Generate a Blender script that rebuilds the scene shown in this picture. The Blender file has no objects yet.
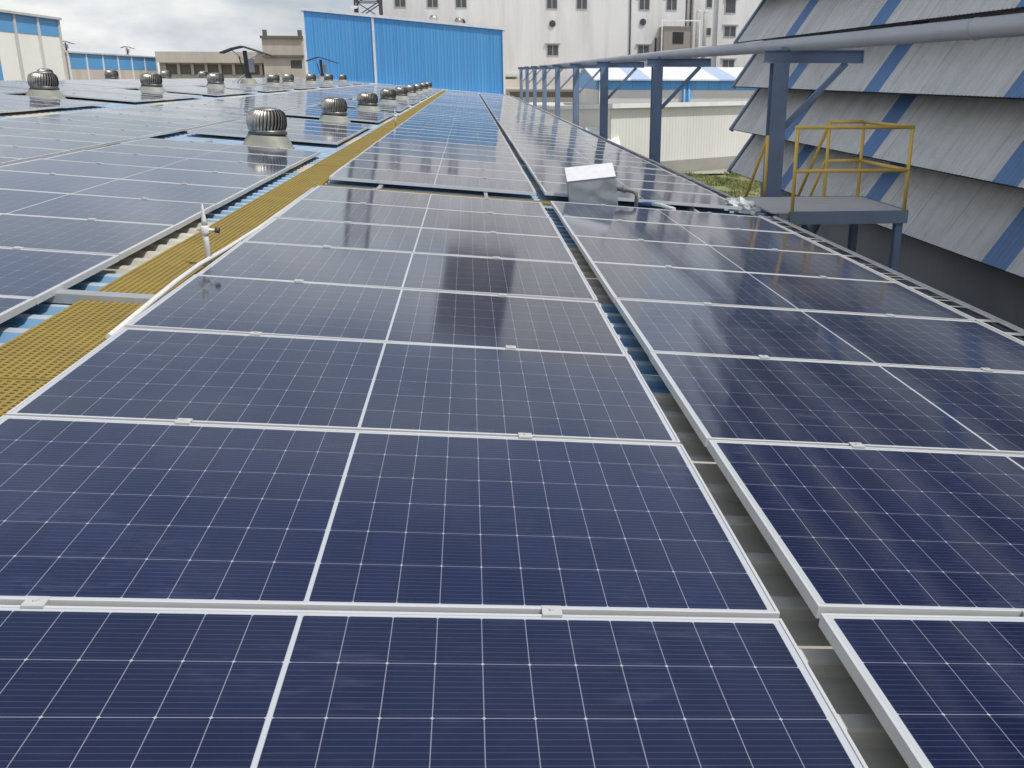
import bpy, bmesh, math, random
from mathutils import Vector, Matrix
random.seed(7)
R = math.radians
SC = bpy.context.scene
COL = SC.collection

# ------------------------------------------------------------------ camera, sky, sun, exposure
cd = bpy.data.cameras.new('camera'); cam = bpy.data.objects.new('camera', cd); COL.objects.link(cam)
cd.sensor_width = 36; cd.lens = 32.967; cd.shift_x = -0.06237; cd.shift_y = -0.01148
cd.clip_start = 0.05; cd.clip_end = 4000
cam.matrix_world = Matrix(((0.994027, 0.029318, -0.105123, 0.41816),
                           (-0.109071, 0.299765, -0.947758, -1.98306),
                           (0.003726, 0.953562, 0.301172, 1.18201),
                           (0, 0, 0, 1)))
SC.camera = cam
SUN_EL, SUN_AZ = 60.0, -34.0           # azimuth measured from +X towards +Y
w = bpy.data.worlds.new('World'); SC.world = w; w.use_nodes = True
nt = w.node_tree; nt.nodes.clear(); N = nt.nodes.new; LK = nt.links.new
sky = N('ShaderNodeTexSky'); sky.sky_type = 'NISHITA'; sky.sun_disc = False
sky.sun_elevation = R(SUN_EL); sky.sun_rotation = R(90 - SUN_AZ); sky.air_density = 1.0; sky.dust_density = 2.0
tc = N('ShaderNodeTexCoord'); mp = N('ShaderNodeMapping'); mp.inputs['Scale'].default_value = (1.0, 1.0, 2.6)
mp.inputs['Location'].default_value = (3.1, 1.7, 0.2)
LK(tc.outputs['Generated'], mp.inputs['Vector'])
nz = N('ShaderNodeTexNoise'); nz.inputs['Scale'].default_value = 3.1; nz.inputs['Detail'].default_value = 9; nz.inputs['Roughness'].default_value = 0.58
LK(mp.outputs['Vector'], nz.inputs['Vector'])
cr = N('ShaderNodeValToRGB'); cr.color_ramp.elements[0].position = 0.34; cr.color_ramp.elements[1].position = 0.62
cr.color_ramp.elements[0].color = (0.45, 0.45, 0.45, 1); cr.color_ramp.elements[1].color = (0.97, 0.97, 0.97, 1)
LK(nz.outputs['Fac'], cr.inputs['Fac'])
nz2 = N('ShaderNodeTexNoise'); nz2.inputs['Scale'].default_value = 5.5; nz2.inputs['Detail'].default_value = 8
LK(mp.outputs['Vector'], nz2.inputs['Vector'])
cc = N('ShaderNodeValToRGB'); cc.color_ramp.elements[0].position = 0.40; cc.color_ramp.elements[1].position = 0.62
cc.color_ramp.elements[0].color = (4.9, 5.4, 6.2, 1); cc.color_ramp.elements[1].color = (9.6, 9.6, 9.5, 1)
LK(nz2.outputs['Fac'], cc.inputs['Fac'])
sx = N('ShaderNodeSeparateXYZ'); LK(tc.outputs['Generated'], sx.inputs[0])      # the cloud opens to clear blue high over the far side
ya = N('ShaderNodeMath'); ya.operation = 'MULTIPLY_ADD'; LK(sx.outputs[1], ya.inputs[0]); ya.inputs[1].default_value = 0.5; ya.inputs[2].default_value = 0.5
zy = N('ShaderNodeMath'); zy.operation = 'MULTIPLY'; LK(sx.outputs[2], zy.inputs[0]); LK(ya.outputs[0], zy.inputs[1])
zr = N('ShaderNodeValToRGB'); zr.color_ramp.elements[0].position = 0.13; zr.color_ramp.elements[1].position = 0.46
zr.color_ramp.elements[0].color = (1, 1, 1, 1); zr.color_ramp.elements[1].color = (0.16, 0.16, 0.16, 1); LK(zy.outputs[0], zr.inputs['Fac'])
ml = N('ShaderNodeMath'); ml.operation = 'MULTIPLY'; LK(cr.outputs['Color'], ml.inputs[0]); LK(zr.outputs['Color'], ml.inputs[1])
mx = N('ShaderNodeMix'); mx.data_type = 'RGBA'
LK(ml.outputs[0], mx.inputs['Factor']); LK(sky.outputs['Color'], mx.inputs['A']); LK(cc.outputs['Color'], mx.inputs['B'])
bg = N('ShaderNodeBackground'); bg.inputs['Strength'].default_value = 0.1
wo = N('ShaderNodeOutputWorld'); LK(mx.outputs['Result'], bg.inputs['Color']); LK(bg.outputs[0], wo.inputs['Surface'])
sd = bpy.data.lights.new('sun', 'SUN'); sd.energy = 3.0; sd.angle = R(1.5); sd.color = (1.0, 0.955, 0.89)
sun = bpy.data.objects.new('sun', sd); COL.objects.link(sun)
to_sun = Vector((math.cos(R(SUN_EL)) * math.cos(R(SUN_AZ)), math.cos(R(SUN_EL)) * math.sin(R(SUN_AZ)), math.sin(R(SUN_EL))))
sun.rotation_euler = to_sun.to_track_quat('Z', 'Y').to_euler(); sun.location = (30, -10, 40)
SC.view_settings.view_transform = 'Standard'; SC.view_settings.look = 'None'
SC.view_settings.gamma = 1; SC.view_settings.exposure = 0.15; SC.view_settings.use_curve_mapping = False

# ------------------------------------------------------------------ helpers
CREST, TROUGH = -0.078, -0.108      # roof sheet, below the panels' top face
TILT = R(4.784)                        # the roof falls to the right
RT = Matrix.Rotation(TILT, 4, 'Y')
def roof(s, y, n=0.0):                 # roof coordinates: across, along, above the panels' top face
    return RT @ Vector((s, y, n))

class MB:
    def __init__(self): self.bm = bmesh.new()
    def box(self, x0, x1, y0, y1, z0, z1, mi=0, mat=None):
        P = [(x0,y0,z0),(x1,y0,z0),(x1,y1,z0),(x0,y1,z0),(x0,y0,z1),(x1,y0,z1),(x1,y1,z1),(x0,y1,z1)]
        if mat is not None: P = [mat @ Vector(p) for p in P]
        v = [self.bm.verts.new(p) for p in P]
        for f in ((3,2,1,0),(4,5,6,7),(0,1,5,4),(1,2,6,5),(2,3,7,6),(3,0,4,7)):
            self.bm.faces.new([v[i] for i in f]).material_index = mi
        return self
    def bar(self, a, b, wx, wy, mi=0, up=(0,0,1)):      # rectangular bar from a to b
        a, b = Vector(a), Vector(b); d = b - a; L = d.length; d.normalize()
        u = Vector(up)
        if abs(d.dot(u)) > 0.98: u = Vector((0,1,0))
        sx = d.cross(u).normalized(); sy = sx.cross(d)
        m = Matrix((( sx.x, d.x, sy.x, a.x),(sx.y, d.y, sy.y, a.y),(sx.z, d.z, sy.z, a.z),(0,0,0,1)))
        return self.box(-wx/2, wx/2, 0, L, -wy/2, wy/2, mi, m)
    def tube(self, pts, r, seg=10, mi=0, caps=True, smooth=True):
        pts = [Vector(p) for p in pts]; rs = r if isinstance(r, (list, tuple)) else [r]*len(pts); rings = []
        for i, p in enumerate(pts):
            d = (pts[min(i+1, len(pts)-1)] - pts[max(i-1, 0)]).normalized()
            u = Vector((0,0,1)) if abs(d.z) < 0.95 else Vector((0,1,0))
            a = d.cross(u).normalized(); b = a.cross(d)
            rings.append([self.bm.verts.new(p + (a*math.cos(t)+b*math.sin(t))*rs[i]) for t in [2*math.pi*k/seg for k in range(seg)]])
        for A, B in zip(rings, rings[1:]):
            for k in range(seg):
                f = self.bm.faces.new((A[k], A[(k+1)%seg], B[(k+1)%seg], B[k])); f.material_index = mi; f.smooth = smooth
        if caps:
            self.bm.faces.new(rings[0]).material_index = mi; self.bm.faces.new(rings[-1][::-1]).material_index = mi
        return self
    def lathe(self, prof, seg=24, mi=0, c=(0,0,0), smooth=True):
        rings = []
        for r, z in prof:
            rings.append([self.bm.verts.new((c[0]+r*math.cos(2*math.pi*k/seg), c[1]+r*math.sin(2*math.pi*k/seg), c[2]+z)) for k in range(seg)])
        for A, B in zip(rings, rings[1:]):
            for k in range(seg):
                f = self.bm.faces.new((A[k], A[(k+1)%seg], B[(k+1)%seg], B[k])); f.material_index = mi; f.smooth = smooth
        if prof[0][0] > 1e-4: self.bm.faces.new(rings[0][::-1]).material_index = mi
        if prof[-1][0] > 1e-4: self.bm.faces.new(rings[-1]).material_index = mi
        return self
    def face(self, pts, mi=0):
        f = self.bm.faces.new([self.bm.verts.new(p) for p in pts]); f.material_index = mi; return f
    def prism(self, poly, d, mi=0):                       # polygon (3-D points) pushed along d
        d = Vector(d); A = [self.bm.verts.new(p) for p in poly]; B = [self.bm.verts.new(Vector(p)+d) for p in poly]
        n = len(A); self.bm.faces.new(A[::-1]).material_index = mi; self.bm.faces.new(B).material_index = mi
        for i in range(n): self.bm.faces.new((A[i], A[(i+1)%n], B[(i+1)%n], B[i])).material_index = mi
        return self
    def build(self, name, mats, parent=None, bevel=0, fix=True):
        if fix: bmesh.ops.recalc_face_normals(self.bm, faces=self.bm.faces)
        me = bpy.data.meshes.new(name); self.bm.to_mesh(me); self.bm.free()
        for m in (mats if isinstance(mats, (list, tuple)) else [mats]): me.materials.append(m)
        o = bpy.data.objects.new(name, me); COL.objects.link(o)
        if parent: o.parent = parent
        if bevel:
            b = o.modifiers.new('bevel', 'BEVEL'); b.width = bevel; b.segments = 2; b.limit_method = 'ANGLE'
        return o

def tag(o, label=None, cat=None, group=None, kind=None):
    if label: o['label'] = label
    if cat: o['category'] = cat
    if group: o['group'] = group
    if kind: o['kind'] = kind
    return o
def empty(name, loc=(0,0,0), rot=(0,0,0)):
    o = bpy.data.objects.new(name, None); COL.objects.link(o); o.location = loc; o.rotation_euler = rot; o.empty_display_size = 0.2
    return o
def copy_tree(o, parent=None):
    c = o.copy(); COL.objects.link(c); c.parent = parent
    for ch in list(o.children): copy_tree(ch, c)
    return c
ORD = ['first','second','third','fourth','fifth','sixth','seventh','eighth','ninth','tenth','eleventh','twelfth','thirteenth','fourteenth','fifteenth']

# ------------------------------------------------------------------ materials
class G:                                # tiny node-graph helper
    def __init__(self, name):
        self.m = bpy.data.materials.new(name); self.m.use_nodes = True
        self.t = self.m.node_tree; self.b = self.t.nodes['Principled BSDF']
    def n(self, kind, **kw):
        o = self.t.nodes.new(kind)
        for k, v in kw.items(): setattr(o, k, v)
        return o
    def link(self, a, b): self.t.links.new(a, b)
    def math(self, op, a, b=None, c=None):
        o = self.n('ShaderNodeMath', operation=op)
        for i, v in enumerate((a, b, c)):
            if v is None: continue
            if isinstance(v, (int, float)): o.inputs[i].default_value = v
            else: self.link(v, o.inputs[i])
        return o.outputs[0]
    def mix(self, f, a, b):
        o = self.n('ShaderNodeMix', data_type='RGBA')
        for s, v in (('Factor', f), ('A', a), ('B', b)):
            if isinstance(v, (int, float)): o.inputs[s].default_value = v
            elif isinstance(v, tuple): o.inputs[s].default_value = (*v, 1)
            else: self.link(v, o.inputs[s])
        return o.outputs['Result']
    def coord(self, which='Object'):
        return self.n('ShaderNodeTexCoord').outputs[which]
    def pos(self): return self.n('ShaderNodeNewGeometry').outputs['Position']
    def noise(self, v, scale, detail=5, rough=0.55, sc=None):
        if sc:
            q = self.n('ShaderNodeMapping'); q.inputs['Scale'].default_value = sc; self.link(v, q.inputs['Vector']); v = q.outputs[0]
        o = self.n('ShaderNodeTexNoise'); o.inputs['Scale'].default_value = scale; o.inputs['Detail'].default_value = detail; o.inputs['Roughness'].default_value = rough
        self.link(v, o.inputs['Vector']); return o.outputs['Fac']
    def ramp(self, f, p0, p1, c0=(0,0,0), c1=(1,1,1)):
        o = self.n('ShaderNodeValToRGB'); e = o.color_ramp.elements
        e[0].position = p0; e[1].position = p1; e[0].color = (*c0, 1); e[1].color = (*c1, 1)
        self.link(f, o.inputs['Fac']); return o.outputs['Color']
    def sep(self, v):
        o = self.n('ShaderNodeSeparateXYZ'); self.link(v, o.inputs[0]); return o.outputs
    def bump(self, h, strength=0.3, dist=0.01):
        o = self.n('ShaderNodeBump'); o.inputs['Strength'].default_value = strength; o.inputs['Distance'].default_value = dist
        self.link(h, o.inputs['Height']); self.link(o.outputs[0], self.b.inputs['Normal'])
    def set(self, color=None, rough=None, metal=None, ior=None):
        for k, v in (('Base Color', color), ('Roughness', rough), ('Metallic', metal), ('IOR', ior)):
            if v is None: continue
            if isinstance(v, tuple): self.b.inputs[k].default_value = (*v, 1)
            elif isinstance(v, (int, float)): self.b.inputs[k].default_value = v
            else: self.link(v, self.b.inputs[k])
        return self.m

def paint(name, col, rough=0.5, var=0.25, scale=3.0, metal=0.0, stain=(0.12,0.11,0.1), samt=0.25, streak=None, bump=0.0):
    g = G(name); p = g.pos()
    a = g.noise(p, scale, 6, 0.6); b = g.noise(p, scale*0.35, 5, 0.65, streak)
    c = g.mix(g.math('MULTIPLY', a, var), col, tuple(x*0.6 for x in col))
    c = g.mix(g.math('MULTIPLY', g.ramp(b, 0.5, 0.75), samt), c, stain)
    r = g.math('ADD', rough-0.08, g.math('MULTIPLY', a, 0.16))
    if bump: g.bump(g.noise(p, scale*14, 4), bump, 0.004)
    return g.set(c, r, metal)

def cell_material(shared=False):
    g = G('solar_cells'); uv = g.sep(g.n('ShaderNodeUVMap').outputs[0]); x, y = uv[0], uv[1]
    xm = g.math('SUBTRACT', g.math('ABSOLUTE', g.math('SUBTRACT', x, 1.159)), 0.0052)
    ym = g.math('SUBTRACT', y, 0.0185)
    dx = g.math('PINGPONG', xm, 0.051295); dy = g.math('PINGPONG', ym, 0.09142)
    lx = g.math('LESS_THAN', dx, 0.0011); ly = g.math('LESS_THAN', dy, 0.0013)
    dot = g.math('LESS_THAN', g.math('ADD', dx, dy), 0.0046)
    out = g.math('MAXIMUM', g.math('LESS_THAN', xm, 0.0), g.math('GREATER_THAN', xm, 1.1285))
    out = g.math('MAXIMUM', out, g.math('MAXIMUM', g.math('LESS_THAN', ym, 0.0), g.math('GREATER_THAN', ym, 1.097)))
    bus = g.math('LESS_THAN', g.math('PINGPONG', g.math('ADD', ym, 0.009), 0.00914), 0.00062)
    info = g.n('ShaderNodeObjectInfo').outputs['Random']
    cv = g.n('ShaderNodeCombineXYZ'); g.link(g.math('FLOOR', g.math('DIVIDE', g.math('ADD', x, 3), 0.102)), cv.inputs[0])
    g.link(g.math('FLOOR', g.math('DIVIDE', ym, 0.18283)), cv.inputs[1]); g.link(g.math('MULTIPLY', info, 57.0), cv.inputs[2])
    wn = g.n('ShaderNodeTexWhiteNoise'); g.link(cv.outputs[0], wn.inputs['Vector'])
    p = g.pos()
    cell = g.mix(wn.outputs['Value'], (0.0042, 0.0085, 0.042), (0.0066, 0.0120, 0.055))
    cell = g.mix(g.math('MULTIPLY', info, 0.7), cell, (0.0055, 0.009, 0.030))
    c = g.mix(g.math('MULTIPLY', bus, 0.26), cell, (0.22, 0.25, 0.34))
    line = g.math('MAXIMUM', g.math('MULTIPLY', lx, 0.40), g.math('MULTIPLY', ly, 0.38))
    c = g.mix(line, c, (0.50, 0.53, 0.62))
    c = g.mix(g.math('MULTIPLY', dot, 0.6), c, (0.6, 0.62, 0.68))
    c = g.mix(out, c, (0.50, 0.53, 0.56))
    # dust film, thicker in drifts and in dried runs, thickest along the lower edge of each panel
    d1 = g.ramp(g.noise(p, 1.1, 7, 0.62), 0.35, 0.75); d2 = g.ramp(g.noise(p, 6.0, 8, 0.7, (0.5, 1.6, 1)), 0.55, 0.78)
    d3 = g.ramp(g.noise(p, 90.0, 3, 0.6), 0.70, 0.78)
    edge = g.math('MULTIPLY', g.ramp(y, 0.0, 0.16, (1,1,1), (0,0,0)), d2)
    dust = g.math('ADD', g.math('ADD', g.math('MULTIPLY', d1, 0.030), g.math('MULTIPLY', d2, 0.036)), g.math('ADD', g.math('MULTIPLY', d3, 0.05), g.math('MULTIPLY', edge, 0.17)))
    sm = g.math('MULTIPLY', g.ramp(g.noise(p, 14.0, 5, 0.6, (0.35, 1.5, 1)), 0.52, 0.68), g.ramp(g.noise(p, 1.7, 4, 0.55), 0.50, 0.62))   # wiped, dried smears
    dust = g.math('MULTIPLY', g.math('ADD', g.math('ADD', dust, 0.006), g.math('MULTIPLY', sm, 0.075)), 0.92)
    vo = g.n('ShaderNodeTexVoronoi'); vo.inputs['Scale'].default_value = 2.3; g.link(p, vo.inputs['Vector'])
    vs = g.sep(vo.outputs['Color'])
    spot = g.math('MULTIPLY', g.math('LESS_THAN', g.math('ADD', vo.outputs['Distance'], g.math('MULTIPLY', g.noise(p, 60, 3), .03)), 0.040), g.math('GREATER_THAN', vs[0], 0.70))
    c = g.mix(dust, c, (0.27, 0.31, 0.47))
    c = g.mix(g.math('MULTIPLY', spot, 0.6), c, (0.50, 0.50, 0.47))
    r = g.math('ADD', 0.055, g.math('ADD', g.math('MULTIPLY', dust, 0.9), g.math('MULTIPLY', info, 0.02)))
    g.b.inputs['Specular IOR Level'].default_value = 0.5
    g.b.inputs['Sheen Weight'].default_value = 0.19; g.b.inputs['Sheen Roughness'].default_value = 0.35; g.b.inputs['Sheen Tint'].default_value = (0.9, 0.95, 1.0, 1)
    return g.set(c, r, 0.0, 1.5)

def striped(name, a, b, axis, period, frac, off=0.0, rough=0.5, stain=0.2, sheets=0):   # two sheet colours in bands along a world axis
    g = G(name); p = g.pos(); q = g.sep(p)
    f = g.math('FRACT', g.math('DIVIDE', g.math('ADD', q[axis], off), period))
    m = g.math('LESS_THAN', f, frac)
    n1 = g.noise(p, 2.2, 7, 0.65)
    c = g.mix(m, a, b)
    if sheets:
        sh = g.n('ShaderNodeTexWhiteNoise', noise_dimensions='1D'); g.link(g.math('FLOOR', g.math('DIVIDE', q[axis], sheets)), sh.inputs['W'])
        c = g.mix(g.math('MULTIPLY', sh.outputs[0], 0.14), c, (0.30, 0.31, 0.32))
        c = g.mix(g.math('MULTIPLY', g.math('LESS_THAN', g.math('FRACT', g.math('DIVIDE', q[axis], sheets)), 0.014), 0.30), c, (0.14, 0.14, 0.14))
        c = g.mix(g.math('MULTIPLY', g.ramp(g.noise(p, 3.0, 6, 0.65, (0.25, 3.0, 0.25)), 0.48, 0.75), 0.30), c, (0.26, 0.23, 0.19))
    c = g.mix(g.math('MULTIPLY', g.ramp(n1, 0.45, 0.75), stain), c, (0.16, 0.145, 0.12))
    return g.set(c, rough)

def roof_material():
    g = G('roof_sheet'); p = g.pos(); q = g.sep(p); y = q[1]
    inb = lambda a, b: g.math('MULTIPLY', g.math('GREATER_THAN', y, a), g.math('LESS_THAN', y, b))
    cream = g.math('MAXIMUM', g.math('LESS_THAN', y, 2.0), g.math('MAXIMUM', inb(3.85, 5.9), inb(10.0, 11.0)))
    cream = g.math('MAXIMUM', cream, g.math('MULTIPLY', g.math('GREATER_THAN', y, 14), g.math('LESS_THAN', g.math('FRACT', g.math('DIVIDE', y, 7.4)), 0.28)))
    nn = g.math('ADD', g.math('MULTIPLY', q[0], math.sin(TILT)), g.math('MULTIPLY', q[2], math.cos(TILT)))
    sunlit_crest = g.math('MULTIPLY', g.math('GREATER_THAN', nn, CREST - .006), 0.75)  # rib crests mixed paler, their sunlit look put into the colour
    n1 = g.noise(p, 1.6, 8, 0.68); n2 = g.noise(p, 9.0, 6, 0.7, (0.3, 2.0, 1))
    c = g.mix(cream, (0.15, 0.33, 0.54), (0.50, 0.49, 0.42))
    c = g.mix(g.math('MULTIPLY', sunlit_crest, 0.75), c, (0.66, 0.66, 0.62))
    c = g.mix(g.math('MULTIPLY', g.ramp(n1, 0.4, 0.72), 0.42), c, (0.20, 0.185, 0.15))
    c = g.mix(g.math('MULTIPLY', g.ramp(n2, 0.5, 0.8), 0.35), c, (0.12, 0.11, 0.09))
    return g.set(c, 0.55)

def turbine_metal():
    g = G('turbine_metal'); p = g.coord('Object'); n = g.noise(p, 9, 6, 0.6)
    rnd = g.n('ShaderNodeObjectInfo').outputs['Random']
    c = g.mix(g.ramp(g.math('ADD', n, g.math('MULTIPLY', rnd, 0.16)), 0.4, 0.78), (0.60, 0.58, 0.54), (0.24, 0.205, 0.165))
    return g.set(c, g.math('ADD', 0.28, g.math('MULTIPLY', n, 0.25)), 0.85)

def grating_material():
    g = G('yellow_grating'); p = g.pos(); n = g.noise(p, 3.2, 7, 0.65); n2 = g.noise(p, 30, 4)
    c = g.mix(g.ramp(n, 0.35, 0.75), (0.32, 0.235, 0.050), (0.24, 0.175, 0.048))
    c = g.mix(g.math('MULTIPLY', g.ramp(n2, 0.5, 0.8), 0.4), c, (0.18, 0.14, 0.06))
    return g.set(c, 0.75)

def concrete_wall(name, base, dark, scale=0.25, amt=0.5, streak=(1, 1, 0.25)):
    g = G(name); p = g.pos(); n = g.noise(p, scale, 9, 0.65, streak); n2 = g.noise(p, scale*6, 6, 0.7)
    c = g.mix(g.math('MULTIPLY', g.ramp(n, 0.42, 0.72), amt), base, dark)
    c = g.mix(g.math('MULTIPLY', n2, 0.15), c, tuple(x*0.6 for x in base))
    g.bump(n2, 0.2, 0.02)
    return g.set(c, 0.85)

M = {}
M['cells'] = cell_material()
M['alu'] = paint('anodised_frame', (0.64, 0.65, 0.66), 0.42, 0.3, 6, 0.12, (0.35,0.33,0.30), 0.25)
M['clamp'] = paint('clamp_metal', (0.64, 0.65, 0.64), 0.38, 0.3, 15, 0.2)
M['under'] = paint('panel_backsheet', (0.55, 0.55, 0.55), 0.6)
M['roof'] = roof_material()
M['grating'] = grating_material()
M['galv'] = paint('galvanised_rail', (0.50, 0.52, 0.53), 0.42, 0.3, 8, 0.4, samt=0.3)
M['white_plastic'] = paint('white_plastic_pipe', (0.72, 0.73, 0.71), 0.42, 0.2, 10, samt=0.2)
M['tray'] = paint('white_tray', (0.70, 0.70, 0.66), 0.5, 0.25, 9, samt=0.35)
M['grey_pipe'] = paint('grey_pipe_paint', (0.58, 0.575, 0.58), 0.45, 0.3, 2.0, 0.1, (0.16,0.13,0.11), 0.35)
M['post_blue'] = paint('steel_blue_paint', (0.20, 0.285, 0.43), 0.5, 0.35, 2.5, 0.0, (0.15,0.12,0.10), 0.5)
M['beam_blue'] = paint('beam_blue_grey_paint', (0.24, 0.31, 0.42), 0.5, 0.35, 2.5, 0.0, (0.15,0.12,0.10), 0.5)
M['deck'] = paint('deck_plate', (0.74, 0.73, 0.70), 0.65, 0.3, 3, 0.0, samt=0.25, bump=0.4)
M['yellow'] = paint('yellow_handrail_paint', (0.90, 0.61, 0.14), 0.45, 0.3, 6, 0, (0.30,0.17,0.06), 0.3)
M['turbine'] = turbine_metal()
M['dark'] = paint('dark_void', (0.018, 0.018, 0.02), 0.7)
M['vent_base'] = paint('vent_base_fibreglass', (0.30, 0.31, 0.26), 0.6, 0.4, 5, 0.0, (0.13,0.12,0.10), 0.65)
g = G('bright_blue_sheet'); p_ = g.pos(); q_ = g.sep(p_)
sh_ = g.n('ShaderNodeTexWhiteNoise', noise_dimensions='1D'); g.link(g.math('FLOOR', g.math('DIVIDE', q_[0], 1.04)), sh_.inputs['W'])
c_ = g.mix(g.math('MULTIPLY', sh_.outputs[0], 0.35), (0.085, 0.34, 0.68), (0.05, 0.25, 0.56))
c_ = g.mix(g.math('MULTIPLY', g.ramp(g.noise(p_, 1.4, 7, 0.65, (2.5, 1, 0.14)), 0.45, 0.75), 0.35), c_, (0.20, 0.40, 0.62))
c_ = g.mix(g.math('MULTIPLY', g.math('LESS_THAN', g.math('FRACT', g.math('DIVIDE', q_[0], 1.04)), 0.05), 0.4), c_, (0.03, 0.15, 0.36))
M['blue_wall'] = g.set(c_, 0.45)
M['white_trim'] = paint('white_trim', (0.78, 0.79, 0.80), 0.5)
M['white_wall'] = paint('white_sheet_wall', (0.88, 0.87, 0.82), 0.5, 0.12, 0.5, samt=0.08)
M['sky_blue'] = paint('mid_blue_sheet', (0.10, 0.34, 0.66), 0.5, 0.2, 0.6)
M['plaster'] = concrete_wall('grey_white_plaster', (0.73, 0.725, 0.72), (0.42, 0.41, 0.39), 0.35, 0.6, (1.6, 1, 0.16))
M['plaster_side'] = concrete_wall('shaded_plaster', (0.60, 0.60, 0.59), (0.40, 0.39, 0.37), 0.2, 0.5)  # greyer plaster for columns, slabs and the ledge
M['old_beige'] = concrete_wall('weathered_beige', (0.58, 0.53, 0.46), (0.30, 0.27, 0.22), 0.2, 0.6)
M['old_dark'] = concrete_wall('weathered_dark', (0.17, 0.155, 0.13), (0.09, 0.08, 0.07), 0.3, 0.6)
M['brown_wall'] = concrete_wall('brown_grey_wall', (0.30, 0.27, 0.24), (0.2, 0.18, 0.16), 0.3)
M['glass'] = G('window_glass').set((0.075, 0.08, 0.085), 0.15)
M['frame_grey'] = paint('window_frame', (0.40, 0.40, 0.40), 0.5)
M['beige_sheet'] = paint('beige_sheet', (0.70, 0.695, 0.665), 0.5, 0.18, 0.6, samt=0.15, streak=(1,1,0.15))
M['roof_white'] = striped('white_roof_with_skylights', (0.74, 0.75, 0.76), (0.42, 0.52, 0.70), 0, 7.2, 0.22, 1.0)
M['louvre'] = striped('louvre_sheet', (0.86, 0.84, 0.79), (0.15, 0.30, 0.58), 1, 4.65, 0.138, 4.65*3-9.7, sheets=1.1625)
M['flash'] = paint('blue_grey_flashing', (0.24, 0.29, 0.42), 0.5)
M['foil_grey'] = paint('silver_sheet_side', (0.33, 0.36, 0.41), 0.36, 0.35, 7, 0.3, samt=0.25)  # box front: its shade is put into this darker colour
M['foil'] = paint('silver_sheet', (0.80, 0.81, 0.83), 0.35, 0.15, 6, 0.1, samt=0.05)  # box lid: same sheet, sunlight put into the paler colour
for k_, st_ in (('foil', 0.45), ('foil_grey', 0.6)):               # creased sheet
    t_ = M[k_].node_tree; n1_ = t_.nodes.new('ShaderNodeNewGeometry'); v1_ = t_.nodes.new('ShaderNodeTexVoronoi'); v1_.inputs['Scale'].default_value = 9; v1_.feature = 'SMOOTH_F1'
    b1_ = t_.nodes.new('ShaderNodeBump'); b1_.inputs['Strength'].default_value = st_; b1_.inputs['Distance'].default_value = 0.03
    t_.links.new(n1_.outputs['Position'], v1_.inputs['Vector']); t_.links.new(v1_.outputs['Distance'], b1_.inputs['Height']); t_.links.new(b1_.outputs[0], t_.nodes['Principled BSDF'].inputs['Normal'])
M['pipe_dark'] = paint('dark_grey_pipe', (0.17, 0.175, 0.18), 0.5, 0.3, 8)
M['dark_metal'] = paint('dark_metal', (0.05, 0.052, 0.06), 0.5, 0.3, 5)
M['rust'] = paint('rust_red_lattice', (0.055, 0.035, 0.033), 0.6)
M['bag'] = paint('white_wrap', (0.55, 0.58, 0.58), 0.45, 0.3, 12, samt=0.1, bump=0.5)
M['hose_blue'] = paint('blue_hose', (0.06, 0.12, 0.32), 0.4)
M['wall_dark'] = paint('dark_underside', (0.03, 0.03, 0.03), 0.7)  # near-black to deepen the shade between the louvres
M['wall_grey'] = concrete_wall('dark_grey_wall', (0.46, 0.46, 0.47), (0.22, 0.22, 0.22), 0.4, 0.6)
g = G('grass'); p_ = g.pos(); M['grass'] = g.set(g.mix(g.ramp(g.noise(p_, 0.5, 8, 0.7), 0.38, 0.62), (0.115, 0.165, 0.045), (0.27, 0.25, 0.12)), 0.9)
g = G('ground_earth'); p_ = g.pos(); M['ground'] = g.set(g.mix(g.ramp(g.noise(p_, 0.09, 9, 0.7), 0.4, 0.65), (0.23, 0.21, 0.175), (0.14, 0.145, 0.085)), 0.95)
M['concrete'] = concrete_wall('concrete_apron', (0.34, 0.33, 0.30), (0.2, 0.19, 0.17), 0.4, 0.5, (1,1,1))

# ------------------------------------------------------------------ ground
GZ = -5.0
o = MB(); o.face([(-1500,-600,GZ),(1500,-600,GZ),(1500,2600,GZ),(-1500,2600,GZ)]); tag(o.build('ground', M['ground']), kind='structure')
o = MB(); o.face([(5.0,-20,GZ+.01),(7.9,-20,GZ+.01),(7.9,40,GZ+.01),(5.0,40,GZ+.01)]); tag(o.build('pavement', M['concrete']), kind='structure')
o = MB(); o.face([(9,60.2,GZ+.012),(24,60.2,GZ+.012),(24,66.5,GZ+.012),(9,58.2,GZ+.012)]); tag(o.build('path', M['concrete']), kind='structure')

# grass: one patch of many blades and tufts
o = MB(); rg = random.Random(5)
from mathutils import noise as mnoise
for i in range(42000):
    x = rg.uniform(8.2, 24); y = rg.uniform(36, 60)
    q = mnoise.noise(Vector((x*.55, y*.28, 0))) + .5*mnoise.noise(Vector((x*1.7, y*.9, 3)))
    if q < -.22 + rg.uniform(-.12, .12): continue
    h = rg.uniform(.05, .14) * (1 + 2.2*max(q, 0)); a = rg.uniform(0, 6.28); ww = rg.uniform(.015, .04)
    dx, dy = math.cos(a)*ww, math.sin(a)*ww; lx, ly = rg.uniform(-.12,.12), rg.uniform(-.12,.12)
    o.bm.faces.new([o.bm.verts.new((x-dx,y-dy,GZ+.01)), o.bm.verts.new((x+dx,y+dy,GZ+.01)), o.bm.verts.new((x+lx,y+ly,GZ+h))])
o.face([(8.1,34,GZ+.006),(24,34,GZ+.006),(24,60.0,GZ+.006),(8.1,60.0,GZ+.006)])
tag(o.build('grass', M['grass'], fix=False), 'rough green grass on the ground beside the beige shed', 'grass', kind='stuff')

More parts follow.
